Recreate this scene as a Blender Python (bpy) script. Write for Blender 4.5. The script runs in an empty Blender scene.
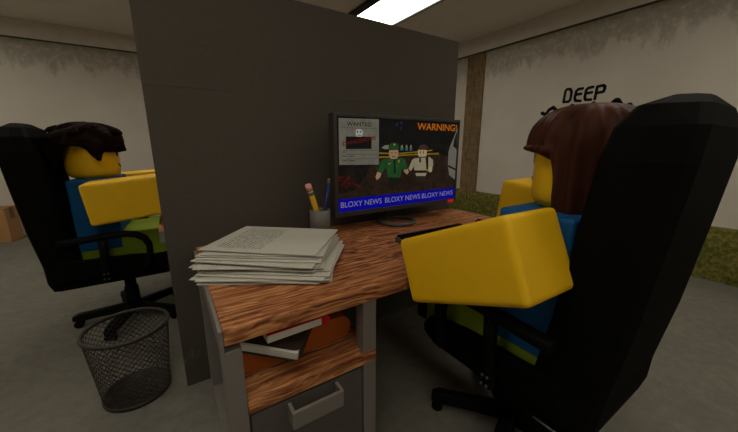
import bpy, bmesh, math, random
from mathutils import Vector, Matrix, noise
# All lengths below are written in camera heights; S turns them into metres.
S = 1.3
C = bpy.context.scene.collection
PI = math.pi
def R(d): return math.radians(d)
def Rz(a): return Matrix.Rotation(a, 4, 'Z')
def Rx(a): return Matrix.Rotation(a, 4, 'X')
def Ry(a): return Matrix.Rotation(a, 4, 'Y')
def T(x, y, z): return Matrix.Translation((x, y, z))

# ------------------------------------------------------------------ materials
def lin(c):
    return tuple(((v/255)/12.92 if v/255 <= .04045 else (((v/255)+.055)/1.055)**2.4) for v in c)
def nt(name):
    m = bpy.data.materials.new(name); m.use_nodes = True
    t = m.node_tree; b = t.nodes['Principled BSDF']
    return m, t, b
def N(t, kind, **kw):
    n = t.nodes.new(kind)
    for k, v in kw.items():
        if k.startswith('i_'): n.inputs[k[2:].replace('_', ' ')].default_value = v
        else: setattr(n, k, v)
    return n
def ramp(t, src, stops):
    r = N(t, 'ShaderNodeValToRGB'); e = r.color_ramp.elements
    while len(e) < len(stops): e.new(.5)
    for k, (p, c) in enumerate(stops):
        e[k].position = p; e[k].color = (*c, 1) if len(c) == 3 else c
    t.links.new(src, r.inputs[0]); return r
def mixc(t, f, a, b, mode='MIX'):
    n = N(t, 'ShaderNodeMix', data_type='RGBA', blend_type=mode)
    for sock, v in ((n.inputs[0], f), (n.inputs[6], a), (n.inputs[7], b)):
        if isinstance(v, bpy.types.NodeSocket): t.links.new(v, sock)
        elif isinstance(v, (int, float)): sock.default_value = v
        else: sock.default_value = (*v, 1) if len(v) == 3 else v
    return n.outputs[2]
def coords(t, scale=(1, 1, 1), rot=(0, 0, 0), loc=(0, 0, 0), src='Object'):
    c = N(t, 'ShaderNodeTexCoord'); mp = N(t, 'ShaderNodeMapping')
    mp.inputs['Scale'].default_value = scale; mp.inputs['Rotation'].default_value = rot
    mp.inputs['Location'].default_value = loc
    t.links.new(c.outputs[src], mp.inputs['Vector']); return mp.outputs[0]
def bump(t, b, h, s=.2, d=.01):
    n = N(t, 'ShaderNodeBump'); n.inputs['Strength'].default_value = s; n.inputs['Distance'].default_value = d
    t.links.new(h, n.inputs['Height']); t.links.new(n.outputs[0], b.inputs['Normal'])
def noise_tex(t, vec, scale, detail=4, rough=.6):
    n = N(t, 'ShaderNodeTexNoise'); n.inputs['Scale'].default_value = scale
    n.inputs['Detail'].default_value = detail; n.inputs['Roughness'].default_value = rough
    t.links.new(vec, n.inputs['Vector']); return n.outputs[0]
def math_n(t, op, a, b=None, clamp=False):
    n = N(t, 'ShaderNodeMath', operation=op, use_clamp=clamp)
    for i, v in enumerate((a, b)):
        if v is None: continue
        if isinstance(v, bpy.types.NodeSocket): t.links.new(v, n.inputs[i])
        else: n.inputs[i].default_value = v
    return n.outputs[0]
def plain(name, col, rough=.6, metal=0, var=.12, nscale=9, spec=.3):
    m, t, b = nt(name); v = coords(t); n = noise_tex(t, v, nscale)
    r = ramp(t, n, [(.3, tuple(c*(1-var) for c in col)), (.7, tuple(min(1, c*(1+var)) for c in col))])
    t.links.new(r.outputs[0], b.inputs['Base Color'])
    b.inputs['Roughness'].default_value = rough; b.inputs['Metallic'].default_value = metal
    b.inputs['Specular IOR Level'].default_value = spec
    return m
def glow(name, col, k=1.0, var=.0):
    m, t, b = nt(name)
    b.inputs['Base Color'].default_value = (.004, .004, .004, 1); b.inputs['Roughness'].default_value = .5
    b.inputs['Specular IOR Level'].default_value = .1
    v = coords(t); n = noise_tex(t, v, 30)
    r = ramp(t, n, [(.3, tuple(c*(1-var) for c in col)), (.7, tuple(c*(1+var) for c in col))])
    t.links.new(r.outputs[0], b.inputs['Emission Color']); b.inputs['Emission Strength'].default_value = k
    return m
M = {}
M['skin'] = plain('skin_yellow', (.72, .42, .006), .5, var=.03, spec=.25)
M['blue'] = plain('shirt_blue', (.004, .078, .225), .6, var=.06, spec=.2)
M['lime'] = plain('trouser_lime', (.22, .31, .012), .6, var=.06, spec=.25)
M['shoe'] = plain('shoe_black', (.006, .009, .012), .5)
M['black'] = plain('chair_black_leather', (.0028, .0026, .0023), .75, nscale=20, spec=.04)
M['plastic'] = plain('black_plastic', (.0028, .0028, .0028), .6, nscale=20, spec=.08)
M['hair_dark'] = plain('hair_dark_brown', (.0075, .0025, .0018), .8, nscale=14, spec=.05)
M['face'] = plain('face_ink', (.01, .006, .004), .6)
M['grey'] = plain('grey_metal', (.17, .15, .135), .5, var=.06, spec=.4)
M['drawer'] = plain('drawer_grey', (.085, .076, .068), .55, var=.08)
M['bezel'] = plain('monitor_plastic', (.035, .030, .028), .45, var=.06)
M['stand'] = plain('stand_grey', (.075, .072, .068), .4, var=.06)
M['cup'] = plain('cup_grey', (.135, .122, .108), .5, var=.08)
M['wire'] = plain('bin_wire', (.030, .024, .021), .5, metal=.2)
M['orange'] = plain('binder_orange', (.36, .085, .010), .45, var=.10, nscale=5)
M['notebook'] = plain('notebook_cover', (.026, .016, .012), .5, nscale=12)
M['white'] = plain('white_paper', (.58, .56, .50), .8, var=.05)
M['red'] = plain('red_cover', (.55, .006, .008), .5)
M['pencil'] = plain('pencil_paint', (.72, .42, .02), .45)
M['eraser'] = plain('eraser_pink', (.62, .30, .25), .8)
M['ferrule'] = plain('pencil_ferrule', (.25, .23, .2), .35, metal=.6)
M['pen'] = plain('pen_blue', (.006, .012, .10), .35)
M['ink'] = plain('black_wall_paint', (.004, .004, .004), .7)
M['frame'] = plain('light_frame', (.02, .018, .018), .5)

# hair with strands
m, t, b = nt('hair_brown'); v = coords(t, (1, 1, .12)); n = noise_tex(t, v, 22, 5)
r = ramp(t, n, [(.3, (.016, .0045, .0028)), (.7, (.070, .022, .011))])
t.links.new(r.outputs[0], b.inputs['Base Color']); b.inputs['Roughness'].default_value = .5
b.inputs['Specular IOR Level'].default_value = .08; bump(t, b, n, .4, .01); M['hair'] = m

# wood
def wood(name, axis_rot=0):
    m, t, b = nt(name)
    v = coords(t, (1, 1, 1), (0, 0, axis_rot))
    nz = N(t, 'ShaderNodeTexNoise'); nz.inputs['Scale'].default_value = 1.6; nz.inputs['Detail'].default_value = 3
    mp0 = N(t, 'ShaderNodeMapping'); mp0.inputs['Scale'].default_value = (1.3, 4, 4)
    t.links.new(v, mp0.inputs[0]); t.links.new(mp0.outputs[0], nz.inputs['Vector'])
    mp = N(t, 'ShaderNodeMapping'); mp.inputs['Scale'].default_value = (2.6, 88, 88)
    t.links.new(v, mp.inputs[0])
    add = N(t, 'ShaderNodeVectorMath', operation='MULTIPLY_ADD')
    cmb = N(t, 'ShaderNodeCombineXYZ'); t.links.new(nz.outputs[0], cmb.inputs[1]); t.links.new(nz.outputs[0], cmb.inputs[2])
    t.links.new(cmb.outputs[0], add.inputs[0]); add.inputs[1].default_value = (0, 14, 14)
    t.links.new(mp.outputs[0], add.inputs[2])
    n1 = noise_tex(t, add.outputs[0], 1.0, 3, .55)
    mp2 = N(t, 'ShaderNodeMapping'); mp2.inputs['Scale'].default_value = (14, 420, 420)
    t.links.new(v, mp2.inputs[0]); n2 = noise_tex(t, mp2.outputs[0], 1.0, 2, .5)
    r = ramp(t, n1, [(.34, (.12, .034, .013)), (.46, (.28, .095, .035)), (.54, (.42, .170, .062)), (.66, (.62, .30, .125))])
    r2 = ramp(t, n2, [(.30, (.62, .58, .55)), (.62, (1, 1, 1))])
    c = mixc(t, .8, r.outputs[0], r2.outputs[0], 'MULTIPLY')
    t.links.new(c, b.inputs['Base Color']); b.inputs['Roughness'].default_value = .55
    b.inputs['Specular IOR Level'].default_value = .25
    bump(t, b, n1, .15, .004); return m
M['wood'] = wood('desk_wood')

# plaster walls with damp stains running from the top
def plaster(name, horiz):
    m, t, b = nt(name)
    g = N(t, 'ShaderNodeNewGeometry'); sp = N(t, 'ShaderNodeSeparateXYZ'); t.links.new(g.outputs['Position'], sp.inputs[0])
    cb = N(t, 'ShaderNodeCombineXYZ'); t.links.new(sp.outputs[horiz], cb.inputs[0]); t.links.new(sp.outputs[2], cb.inputs[1])
    mpd = N(t, 'ShaderNodeMapping'); mpd.inputs['Scale'].default_value = (3.2, 1.1, 1); t.links.new(cb.outputs[0], mpd.inputs[0])
    drip = noise_tex(t, mpd.outputs[0], 2.2, 5, .65)
    fine = noise_tex(t, cb.outputs[0], 14, 5, .7)
    blot = noise_tex(t, cb.outputs[0], 2.0, 3, .5)
    # stain weight: 0 below, 1 near the trim; the drips lengthen it
    h = math_n(t, 'SUBTRACT', 2.09*S, sp.outputs[2])            # distance below the trim
    L = math_n(t, 'MULTIPLY_ADD', drip, 1.9); L.node.inputs[2].default_value = -.50
    w = math_n(t, 'SUBTRACT', L, h); w = math_n(t, 'MULTIPLY', w, 4.0)
    w2 = math_n(t, 'MULTIPLY_ADD', fine, 2.6); w2.node.inputs[2].default_value = -1.3
    w = math_n(t, 'ADD', w, w2)
    w = math_n(t, 'ADD', w, math_n(t, 'MULTIPLY', math_n(t, 'SUBTRACT', .30, h), 3.5), clamp=True)
    base = ramp(t, blot, [(.3, (.53, .48, .42)), (.7, (.585, .54, .475))])
    st = ramp(t, fine, [(.3, (.20, .19, .145)), (.52, (.30, .28, .225)), (.68, (.52, .49, .43))])
    f = math_n(t, 'MULTIPLY', w, .66)
    c = mixc(t, f, base.outputs[0], st.outputs[0])
    # narrow green line of growth right under the trim
    gl = math_n(t, 'MULTIPLY', math_n(t, 'SUBTRACT', .10, h), 12, clamp=True)
    gl = math_n(t, 'MULTIPLY', gl, math_n(t, 'MULTIPLY', blot, .8))
    c = mixc(t, gl, c, (.19, .20, .085))
    t.links.new(c, b.inputs['Base Color']); b.inputs['Roughness'].default_value = .9
    b.inputs['Specular IOR Level'].default_value = .1
    bump(t, b, fine, .12, .01); return m
M['wall_x'] = plaster('plaster_x', 0); M['wall_y'] = plaster('plaster_y', 1)

m, t, b = nt('ceiling_board'); v = coords(t); n = noise_tex(t, v, 3)
r = ramp(t, n, [(.3, (.75, .69, .61)), (.7, (.80, .74, .66))]); t.links.new(r.outputs[0], b.inputs['Base Color'])
b.inputs['Roughness'].default_value = .95; M['ceiling'] = m
M['cornice'] = plain('cornice_paint', (.62, .57, .50), .9, var=.05)
M['line'] = plain('trim_dark_line', (.10, .085, .065), .8)

m, t, b = nt('floor_concrete'); v = coords(t); n = noise_tex(t, v, 1.4, 5, .6); n2 = noise_tex(t, v, 16, 5, .7)
r = ramp(t, n, [(.3, (.145, .134, .112)), (.7, (.19, .177, .150))]); r2 = ramp(t, n2, [(.32, (.80, .80, .80)), (.7, (1.05, 1.05, 1.05))])
c = mixc(t, 1, r.outputs[0], r2.outputs[0], 'MULTIPLY'); t.links.new(c, b.inputs['Base Color'])
b.inputs['Roughness'].default_value = .85; b.inputs['Specular IOR Level'].default_value = .15
bump(t, b, n2, .2, .01); M['floor'] = m

m, t, b = nt('partition_felt'); v = coords(t)
n = noise_tex(t, v, 60, 3, .7); g = N(t, 'ShaderNodeNewGeometry'); sp = N(t, 'ShaderNodeSeparateXYZ'); t.links.new(g.outputs['Position'], sp.inputs[0])
n3 = noise_tex(t, coords(t, (3, 3, 1.2)), 3.2, 5, .65)
r = ramp(t, n, [(.3, (.064, .055, .045)), (.7, (.075, .065, .053))])
low = math_n(t, 'SUBTRACT', .42, sp.outputs[2]); low = math_n(t, 'MULTIPLY_ADD', low, 2.0); low.node.inputs[2].default_value = 0
k = math_n(t, 'MULTIPLY', math_n(t, 'ADD', low, math_n(t, 'SUBTRACT', n3, .62)), 2.2, clamp=True)
k = math_n(t, 'MULTIPLY', k, .7)
c = mixc(t, k, r.outputs[0], (.052, .055, .036))
# pale scuffs close to the floor
n4 = noise_tex(t, coords(t, (1, 1, .5)), 17, 3, .6)
sc = math_n(t, 'MULTIPLY', math_n(t, 'SUBTRACT', n4, .60), 9, clamp=True)
bd = math_n(t, 'SUBTRACT', 1, math_n(t, 'MULTIPLY', math_n(t, 'ABSOLUTE', math_n(t, 'SUBTRACT', sp.outputs[2], .17)), 14), clamp=True)
c = mixc(t, math_n(t, 'MULTIPLY', math_n(t, 'MULTIPLY', sc, bd), .55), c, (.17, .16, .14))
t.links.new(c, b.inputs['Base Color']); b.inputs['Roughness'].default_value = .95; b.inputs['Specular IOR Level'].default_value = .08
bump(t, b, n, .25, .004); M['partition'] = m

m, t, b = nt('moss'); v = coords(t); n = noise_tex(t, v, 26, 6, .75); n2 = noise_tex(t, v, 5, 3)
r = ramp(t, n, [(.32, (.045, .052, .012)), (.5, (.14, .138, .034)), (.68, (.29, .245, .075))])
r2 = ramp(t, n2, [(.3, (.75, .85, .7)), (.7, (1.1, 1, 1))]); c = mixc(t, 1, r.outputs[0], r2.outputs[0], 'MULTIPLY')
t.links.new(c, b.inputs['Base Color']); b.inputs['Roughness'].default_value = 1; b.inputs['Specular IOR Level'].default_value = .05
bump(t, b, n, .8, .02); M['moss'] = m

m, t, b = nt('corrugated_post'); v = coords(t, (1, 1, 1)); n = noise_tex(t, coords(t, (20, 20, 3)), 2.0, 5, .7)
n2 = noise_tex(t, coords(t, (3, 3, 40)), 1.0, 3, .6)
r = ramp(t, n, [(.3, (.10, .060, .027)), (.7, (.32, .21, .10))]); r2 = ramp(t, n2, [(.35, (.8, .8, .8)), (.6, (1.05, 1.05, 1.05))])
c = mixc(t, 1, r.outputs[0], r2.outputs[0], 'MULTIPLY'); t.links.new(c, b.inputs['Base Color']); b.inputs['Roughness'].default_value = .8; M['post'] = m

M['card'] = plain('cardboard', (.40, .215, .085), .85, var=.06, nscale=4)
M['tape'] = plain('brown_tape', (.13, .075, .035), .4, var=.05)

# printed sheet: rows of small marks in object space
def printed(name, seed, dens):
    m, t, b = nt(name)
    tc = N(t, 'ShaderNodeTexCoord'); sp = N(t, 'ShaderNodeSeparateXYZ'); t.links.new(tc.outputs['Object'], sp.inputs[0])
    u, w = sp.outputs[0], sp.outputs[1]            # u along the long side, text lines run along w
    rows = math_n(t, 'FRACT', math_n(t, 'MULTIPLY', u, 58)); rows = math_n(t, 'GREATER_THAN', rows, .48)
    cb = N(t, 'ShaderNodeCombineXYZ')
    t.links.new(math_n(t, 'FLOOR', math_n(t, 'MULTIPLY', u, 58)), cb.inputs[0]); t.links.new(math_n(t, 'MULTIPLY', w, 130), cb.inputs[1])
    cb.inputs[2].default_value = seed
    words = math_n(t, 'GREATER_THAN', noise_tex(t, cb.outputs[0], 1.0, 1, .5), .43)
    blk = N(t, 'ShaderNodeCombineXYZ'); t.links.new(math_n(t, 'FLOOR', math_n(t, 'MULTIPLY', u, 9)), blk.inputs[0]); blk.inputs[2].default_value = seed*3.7
    bl = math_n(t, 'GREATER_THAN', noise_tex(t, blk.outputs[0], 1.3, 0, .5), 1-dens)
    inu = math_n(t, 'LESS_THAN', math_n(t, 'ABSOLUTE', u), .205); inw = math_n(t, 'LESS_THAN', math_n(t, 'ABSOLUTE', w), .155)
    k = math_n(t, 'MULTIPLY', math_n(t, 'MULTIPLY', rows, words), math_n(t, 'MULTIPLY', inu, inw)); k = math_n(t, 'MULTIPLY', k, bl)
    n = noise_tex(t, tc.outputs['Object'], 3)
    r = ramp(t, n, [(.3, (.45, .43, .37)), (.7, (.53, .51, .45))])
    c = mixc(t, math_n(t, 'MULTIPLY', k, .58), r.outputs[0], (.09, .085, .08))
    t.links.new(c, b.inputs['Base Color']); b.inputs['Roughness'].default_value = .85; b.inputs['Specular IOR Level'].default_value = .1
    return m
PR = [printed('printed_paper_%d' % k, k*1.7+.3, d) for k, d in enumerate((.62, .5, .55))]

# ------------------------------------------------------------------ mesh helpers
def merge(bm, tmp, mx=None, mat=0, smooth=False):
    vs = {}
    for v in tmp.verts:
        co = v.co.copy()
        if mx is not None: co = mx @ co
        vs[v] = bm.verts.new(co)
    for f in tmp.faces:
        try: g = bm.faces.new([vs[v] for v in f.verts])
        except ValueError: continue
        g.material_index = mat; g.smooth = smooth or f.smooth
    tmp.free()
def box(bm, x0, x1, y0, y1, z0, z1, bev=0, mat=0, mx=None, seg=2):
    t = bmesh.new(); bmesh.ops.create_cube(t, size=1)
    for v in t.verts:
        v.co = Vector(((x0+x1)/2+v.co.x*(x1-x0), (y0+y1)/2+v.co.y*(y1-y0), (z0+z1)/2+v.co.z*(z1-z0)))
    if bev: bmesh.ops.bevel(t, geom=t.edges[:], offset=bev, segments=seg, affect='EDGES', profile=.5)
    merge(bm, t, mx, mat)
def prism(bm, poly, d0, d1, axis='x', bev=0, mat=0, mx=None, seg=2):
    """poly in the plane across the axis: x -> (y,z), y -> (x,z), z -> (x,y)"""
    t = bmesh.new()
    def P(a, b, d): return {'x': (d, a, b), 'y': (a, d, b), 'z': (a, b, d)}[axis]
    lo = [t.verts.new(P(a, b, d0)) for a, b in poly]; hi = [t.verts.new(P(a, b, d1)) for a, b in poly]
    t.faces.new(lo); t.faces.new(hi[::-1]); n = len(poly)
    for i in range(n): t.faces.new([lo[(i+1) % n], lo[i], hi[i], hi[(i+1) % n]])
    bmesh.ops.recalc_face_normals(t, faces=t.faces[:])
    if bev: bmesh.ops.bevel(t, geom=t.edges[:], offset=bev, segments=seg, affect='EDGES', profile=.5)
    bmesh.ops.triangulate(t, faces=[f for f in t.faces if len(f.verts) > 4])
    merge(bm, t, mx, mat)
def frames(pts, closed=False):
    pts = [Vector(p) for p in pts]; n = len(pts); out = []; up = None
    for i, p in enumerate(pts):
        a = pts[(i-1) % n] if (closed or i) else pts[0]; c = pts[(i+1) % n] if (closed or i < n-1) else pts[-1]
        d = (c-a).normalized()
        if up is None:
            up = Vector((0, 0, 1)) if abs(d.z) < .9 else Vector((1, 0, 0))
        s = d.cross(up).normalized(); up = s.cross(d).normalized(); out.append((p, s, up))
    return out
def tube(bm, pts, r, seg=8, closed=False, mat=0, flat=1.0, smooth=True):
    fr = frames(pts, closed); rr = r if isinstance(r, (list, tuple)) else [r]*len(fr); rings = []
    for (p, s, u), q in zip(fr, rr):
        rings.append([bm.verts.new(p + s*q*math.cos(2*PI*k/seg) + u*q*flat*math.sin(2*PI*k/seg)) for k in range(seg)])
    m = len(rings)
    for i in range(m if closed else m-1):
        a, b2 = rings[i], rings[(i+1) % m]
        for k in range(seg):
            f = bm.faces.new([a[k], a[(k+1) % seg], b2[(k+1) % seg], b2[k]]); f.smooth = smooth; f.material_index = mat
    if not closed:
        for q in (rings[0][::-1], rings[-1]):
            f = bm.faces.new(q); f.material_index = mat
def lathe(bm, prof, cx=0, cy=0, seg=40, mat=0, mx=None, smooth=True):
    t = bmesh.new(); rings = []
    for r, z in prof:
        if r < 1e-6: rings.append([t.verts.new((cx, cy, z))])
        else: rings.append([t.verts.new((cx+r*math.cos(2*PI*k/seg), cy+r*math.sin(2*PI*k/seg), z)) for k in range(seg)])
    for a, b2 in zip(rings, rings[1:]):
        for k in range(seg):
            q = [a[k % len(a)], a[(k+1) % len(a)], b2[(k+1) % len(b2)], b2[k % len(b2)]]
            q = list(dict.fromkeys(q))
            if len(q) > 2:
                f = t.faces.new(q); f.smooth = smooth
    bmesh.ops.recalc_face_normals(t, faces=t.faces[:])
    merge(bm, t, mx, mat, False)
def tag(o, label=None, cat=None, group=None, kind=None):
    if label: o['label'] = label
    if cat: o['category'] = cat
    if group: o['group'] = group
    if kind: o['kind'] = kind
    return o
def obj(name, bm, mats, parent=None, loc=(0, 0, 0), rz=0, auto=None, recalc=True):
    if recalc: bmesh.ops.recalc_face_normals(bm, faces=bm.faces[:])
    for v in bm.verts: v.co *= S
    me = bpy.data.meshes.new(name); bm.to_mesh(me); bm.free()
    for mm in (mats if isinstance(mats, (list, tuple)) else [mats]): me.materials.append(mm)
    o = bpy.data.objects.new(name, me); C.objects.link(o)
    o.location = Vector(loc)*S; o.rotation_euler = (0, 0, rz)
    if parent is not None: o.parent = parent
    return o
def empty(name, loc=(0, 0, 0), rz=0):
    o = bpy.data.objects.new(name, None); C.objects.link(o); o.location = Vector(loc)*S; o.rotation_euler = (0, 0, rz)
    o.empty_display_size = .1
    return o
def kids(o): return [c for c in bpy.data.objects if c.parent == o]
def copy_tree(o, parent=None):
    c = o.copy(); C.objects.link(c); c.parent = parent
    for k in kids(o): copy_tree(k, c)
    return c
def B(): return bmesh.new()

# outlines on the right wall (y, z) and on the monitor picture (x, z)
W_D = [(1.6902, 1.4152), (1.6844, 1.5185), (1.6723, 1.5306), (1.6435, 1.5294), (1.6304, 1.5113), (1.6266, 1.4837), (1.6301, 1.4294), (1.6456, 1.4132), (1.6902, 1.4152)]
W_E1 = [(1.5322, 1.5193), (1.5692, 1.5178), (1.5854, 1.5026), (1.5912, 1.4386), (1.5815, 1.4158), (1.5363, 1.4095)]
W_E1m = [(1.5863, 1.4705), (1.5398, 1.4726)]
W_E2 = [(1.4456, 1.52), (1.4831, 1.5176), (1.4995, 1.5016), (1.503, 1.4363), (1.4949, 1.4142), (1.4483, 1.4103)]
W_E2m = [(1.4978, 1.4713), (1.45, 1.4742)]
W_P = [(1.417, 1.4119), (1.4117, 1.5177), (1.3656, 1.5224), (1.3513, 1.5115), (1.3504, 1.4889), (1.3576, 1.4672), (1.4122, 1.4629)]
W_WAVE = [(1.8906, 1.3256), (1.8526, 1.3077), (1.8247, 1.3526), (1.7853, 1.3722), (1.7493, 1.3431), (1.6894, 1.3237), (1.6504, 1.3456), (1.6058, 1.3692), (1.5553, 1.3398), (1.4891, 1.3271), (1.4547, 1.3505), (1.4234, 1.3723), (1.3869, 1.344), (1.3418, 1.3178), (1.309, 1.3301), (1.2779, 1.3498), (1.2427, 1.3735), (1.2099, 1.3356), (1.1748, 1.315), (1.1456, 1.3292)]
S_TAPE1 = [(0.8214, 0.9675), (0.8817, 0.9648), (0.9577, 0.9638), (1.0563, 0.9695), (1.1666, 0.9769), (1.167, 0.9705), (1.0566, 0.9626), (0.9579, 0.9571), (0.8818, 0.9583), (0.8215, 0.9599)]
S_TAPE2 = [(0.8255, 0.9496), (0.882, 0.9485), (0.958, 0.9551), (1.0568, 0.9577), (1.2134, 0.9606), (1.2141, 0.9511), (1.0571, 0.9508), (0.9582, 0.9471), (0.8821, 0.9407), (0.8256, 0.9419)]
S_GROUND = [(0.6832, 0.9462), (0.8256, 0.9432), (1.2139, 0.9532), (1.2294, 0.8071), (0.779, 0.7992), (0.6811, 0.8003)]
S_G_HAT = [(0.8853, 0.9971), (0.8974, 1.0081), (0.9181, 1.0121), (0.9376, 1.0069), (0.944, 0.9938), (0.9444, 0.9793), (0.8856, 0.9778)]
S_G_HEAD = [(0.8881, 0.9758), (0.9427, 0.9773), (0.9435, 0.9474), (0.9326, 0.9356), (0.8988, 0.9364), (0.8886, 0.9484)]
S_G_TORSO = [(0.8617, 0.9359), (0.976, 0.9386), (0.9644, 0.8859), (0.9595, 0.8448), (0.8837, 0.849), (0.8789, 0.8893)]
S_G_ARM1 = [(0.8617, 0.9359), (0.8456, 0.9311), (0.8245, 0.8817), (0.8463, 0.8722), (0.8705, 0.8963), (0.8742, 0.9225)]
S_G_HAND1 = [(0.8221, 0.8786), (0.8463, 0.8709), (0.8384, 0.8515), (0.8184, 0.8407), (0.8119, 0.8562)]
S_G_ARM2 = [(0.9717, 0.9367), (0.9869, 0.9295), (1.0047, 0.8842), (0.9779, 0.8784), (0.9639, 0.903)]
S_G_HAND2 = [(0.9779, 0.8798), (1.0047, 0.8842), (1.0125, 0.8685), (1.0011, 0.8565), (0.9854, 0.8677)]
S_G_LEGS = [(0.8837, 0.849), (0.9595, 0.8448), (0.9605, 0.8085), (0.8887, 0.8066)]
S_G_TIE = [(0.9157, 0.9313), (0.9259, 0.9311), (0.9292, 0.8669), (0.9189, 0.8674)]
S_C_HAT = [(1.0696, 0.9832), (1.0782, 0.999), (1.1064, 1.0039), (1.129, 0.9969), (1.1416, 0.9806), (1.0699, 0.977)]
S_C_HEAD = [(1.0671, 0.9763), (1.1272, 0.9758), (1.1261, 0.9439), (1.0763, 0.9414), (1.0683, 0.952)]
S_C_TORSO = [(1.0439, 0.9351), (1.1539, 0.9398), (1.1426, 0.8786), (1.1248, 0.843), (1.0618, 0.8463), (1.0461, 0.8826)]
S_C_ARM1 = [(1.0466, 0.935), (1.0303, 0.9285), (1.0092, 0.884), (1.0234, 0.873), (1.0429, 0.8932)]
S_C_ARM2 = [(1.1491, 0.9385), (1.1729, 0.9249), (1.1768, 0.8956), (1.1577, 0.878), (1.1386, 0.897)]
S_C_HAND2 = [(1.139, 0.8897), (1.1722, 0.8885), (1.1686, 0.8643), (1.1537, 0.8599), (1.1379, 0.8752)]
S_C_TIE = [(1.0783, 0.9392), (1.0878, 0.939), (1.0908, 0.9178), (1.0835, 0.9095), (1.0774, 0.9181)]
S_C_STRAP = [(1.1195, 0.9405), (1.1391, 0.9401), (1.1428, 0.875), (1.1299, 0.8755)]
S_C_BELT = [(1.0464, 0.8755), (1.1331, 0.8718), (1.1339, 0.8586), (1.0498, 0.8626)]
S_C_LEGS = [(1.0618, 0.8463), (1.1248, 0.843), (1.1216, 0.8123), (1.0634, 0.8102)]
S_CAR = [(0.845, 0.9877), (0.8649, 0.9991), (0.8893, 1.0004), (0.8855, 0.981), (0.8611, 0.9812)]
S_CROWD1 = [(0.9569, 0.9938), (0.9725, 0.9937), (0.9748, 0.975), (0.9557, 0.9752)]
S_CROWD2 = [(0.9875, 0.9897), (1.0009, 0.9896), (1.0032, 0.9734), (0.9854, 0.9736)]
S_CROWD3 = [(1.0143, 0.9896), (1.0278, 0.9895), (1.0303, 0.9732), (1.014, 0.9733)]
S_VAN = [(1.3449, 1.096), (1.3252, 1.0524), (1.2975, 1.0014), (1.2846, 0.9651), (1.2852, 0.8914), (1.3003, 0.8382), (1.3578, 0.812), (1.3516, 0.9644)]
S_VANWIN = [(1.3426, 1.0744), (1.3264, 1.0379), (1.3174, 0.9941), (1.3495, 0.9756)]
S_POSTER = [(0.6252, 1.1094), (0.8288, 1.113), (0.8306, 0.9111), (0.6236, 0.9169)]
S_BLACK = [(0.6586, 1.0354), (0.7894, 1.0361), (0.7895, 0.9833), (0.6576, 0.9825)]
S_FACE = [(0.7072, 1.0589), (0.7136, 1.0671), (0.7329, 1.0676), (0.744, 1.0598), (0.7439, 1.0463), (0.736, 1.0354), (0.7133, 1.0351), (0.707, 1.043)]
S_WANTED = [(0.664, 1.0968), (0.7879, 1.0788)]
S_DANG = [(0.6414, 1.0315), (0.8101, 1.0197)]
S_l1 = [(0.6372, 0.9774), (0.8208, 0.9791)]
S_l2 = [(0.6369, 0.9604), (0.821, 0.9603)]
S_l3 = [(0.6364, 0.9417), (0.8211, 0.9403)]
S_BANNER = [(0.6128, 0.7665), (1.3491, 0.7677), (1.3512, 0.7103), (0.6113, 0.7095)]
S_RED = [(1.293, 0.7053), (1.3369, 0.7033), (1.3383, 0.6874), (1.2942, 0.6897)]
S_BLOOD = [(0.6198, 0.8365), (0.6464, 0.8186), (0.6651, 0.8415), (0.661, 0.8698), (0.693, 0.8479), (0.7166, 0.8342), (0.6926, 0.8153), (0.6507, 0.8062), (0.6237, 0.8123)]
ADDED_LIGHTS = [(1.80, -.6, 1), (1.80, -2.4, 1), (-.45, -.6, 1), (-.45, -2.4, 1), (-2.3, .4, 1), (-.45, 2.1, 1), (-2.2, 3.0, 1)]
# ------------------------------------------------------------------ the room
XL, XR, YF, YB, H = -2.9, 3.387, -2.6, 5.0, 2.27
def struct(name, bm, m): return tag(obj(name, bm, m), kind='structure')
b = B(); box(b, XL-.1, XR+.1, YF-.1, YB+.1, -.1, 0); struct('floor', b, M['floor'])
b = B(); box(b, XL-.1, XR+.1, YF-.1, YB+.1, H, H+.1); struct('ceiling', b, M['ceiling'])
b = B(); box(b, XL-.1, XR+.1, YB, YB+.1, 0, H); struct('wall_back', b, M['wall_x'])
b = B(); box(b, XL-.1, XR+.1, YF-.1, YF, 0, H); struct('wall_front', b, M['wall_x'])
b = B(); box(b, XL-.1, XL, YF, YB, 0, H); struct('wall_left', b, M['wall_y'])
b = B(); box(b, XR, XR+.1, YF, YB, 0, H); struct('wall_right', b, M['wall_y'])
b = B(); box(b, XL, XR-.03, YB-.03, YB, 2.095, H, .004); struct('trim_1', b, M['cornice'])
b = B(); box(b, XR-.03, XR, YF, YB, 2.095, H, .004); struct('trim_2', b, M['cornice'])
b = B(); box(b, XL, XR-.034, YB-.034, YB, 2.088, 2.095); struct('trim_3', b, M['line'])
b = B(); box(b, XR-.034, XR, YF, YB, 2.088, 2.095); struct('trim_4', b, M['line'])
# moss strip along the foot of the right wall: uneven low hump of growth
b = B(); ny, nz = 260, 16; g = []
for i in range(ny+1):
    y = YF + (YB-YF)*i/ny; row = []
    for j in range(nz+1):
        q = j/nz; top = .408 + .003*noise.noise(Vector((y*9, 0, 3)))
        z = top*q; th = .030*(1-q**5) + .012*noise.noise(Vector((y*22, z*22, 0))) + .004
        row.append(b.verts.new((XR-max(.004, th), y, z)))
    g.append(row)
for i in range(ny):
    for j in range(nz):
        f = b.faces.new([g[i][j], g[i+1][j], g[i+1][j+1], g[i][j+1]]); f.smooth = True
top0 = [b.verts.new((XR, g[i][-1].co.y, g[i][-1].co.z)) for i in range(ny+1)]
for i in range(ny): b.faces.new([g[i][-1], g[i+1][-1], top0[i+1], top0[i]])
bs = struct('baseboard_right', b, M['moss'])

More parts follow.
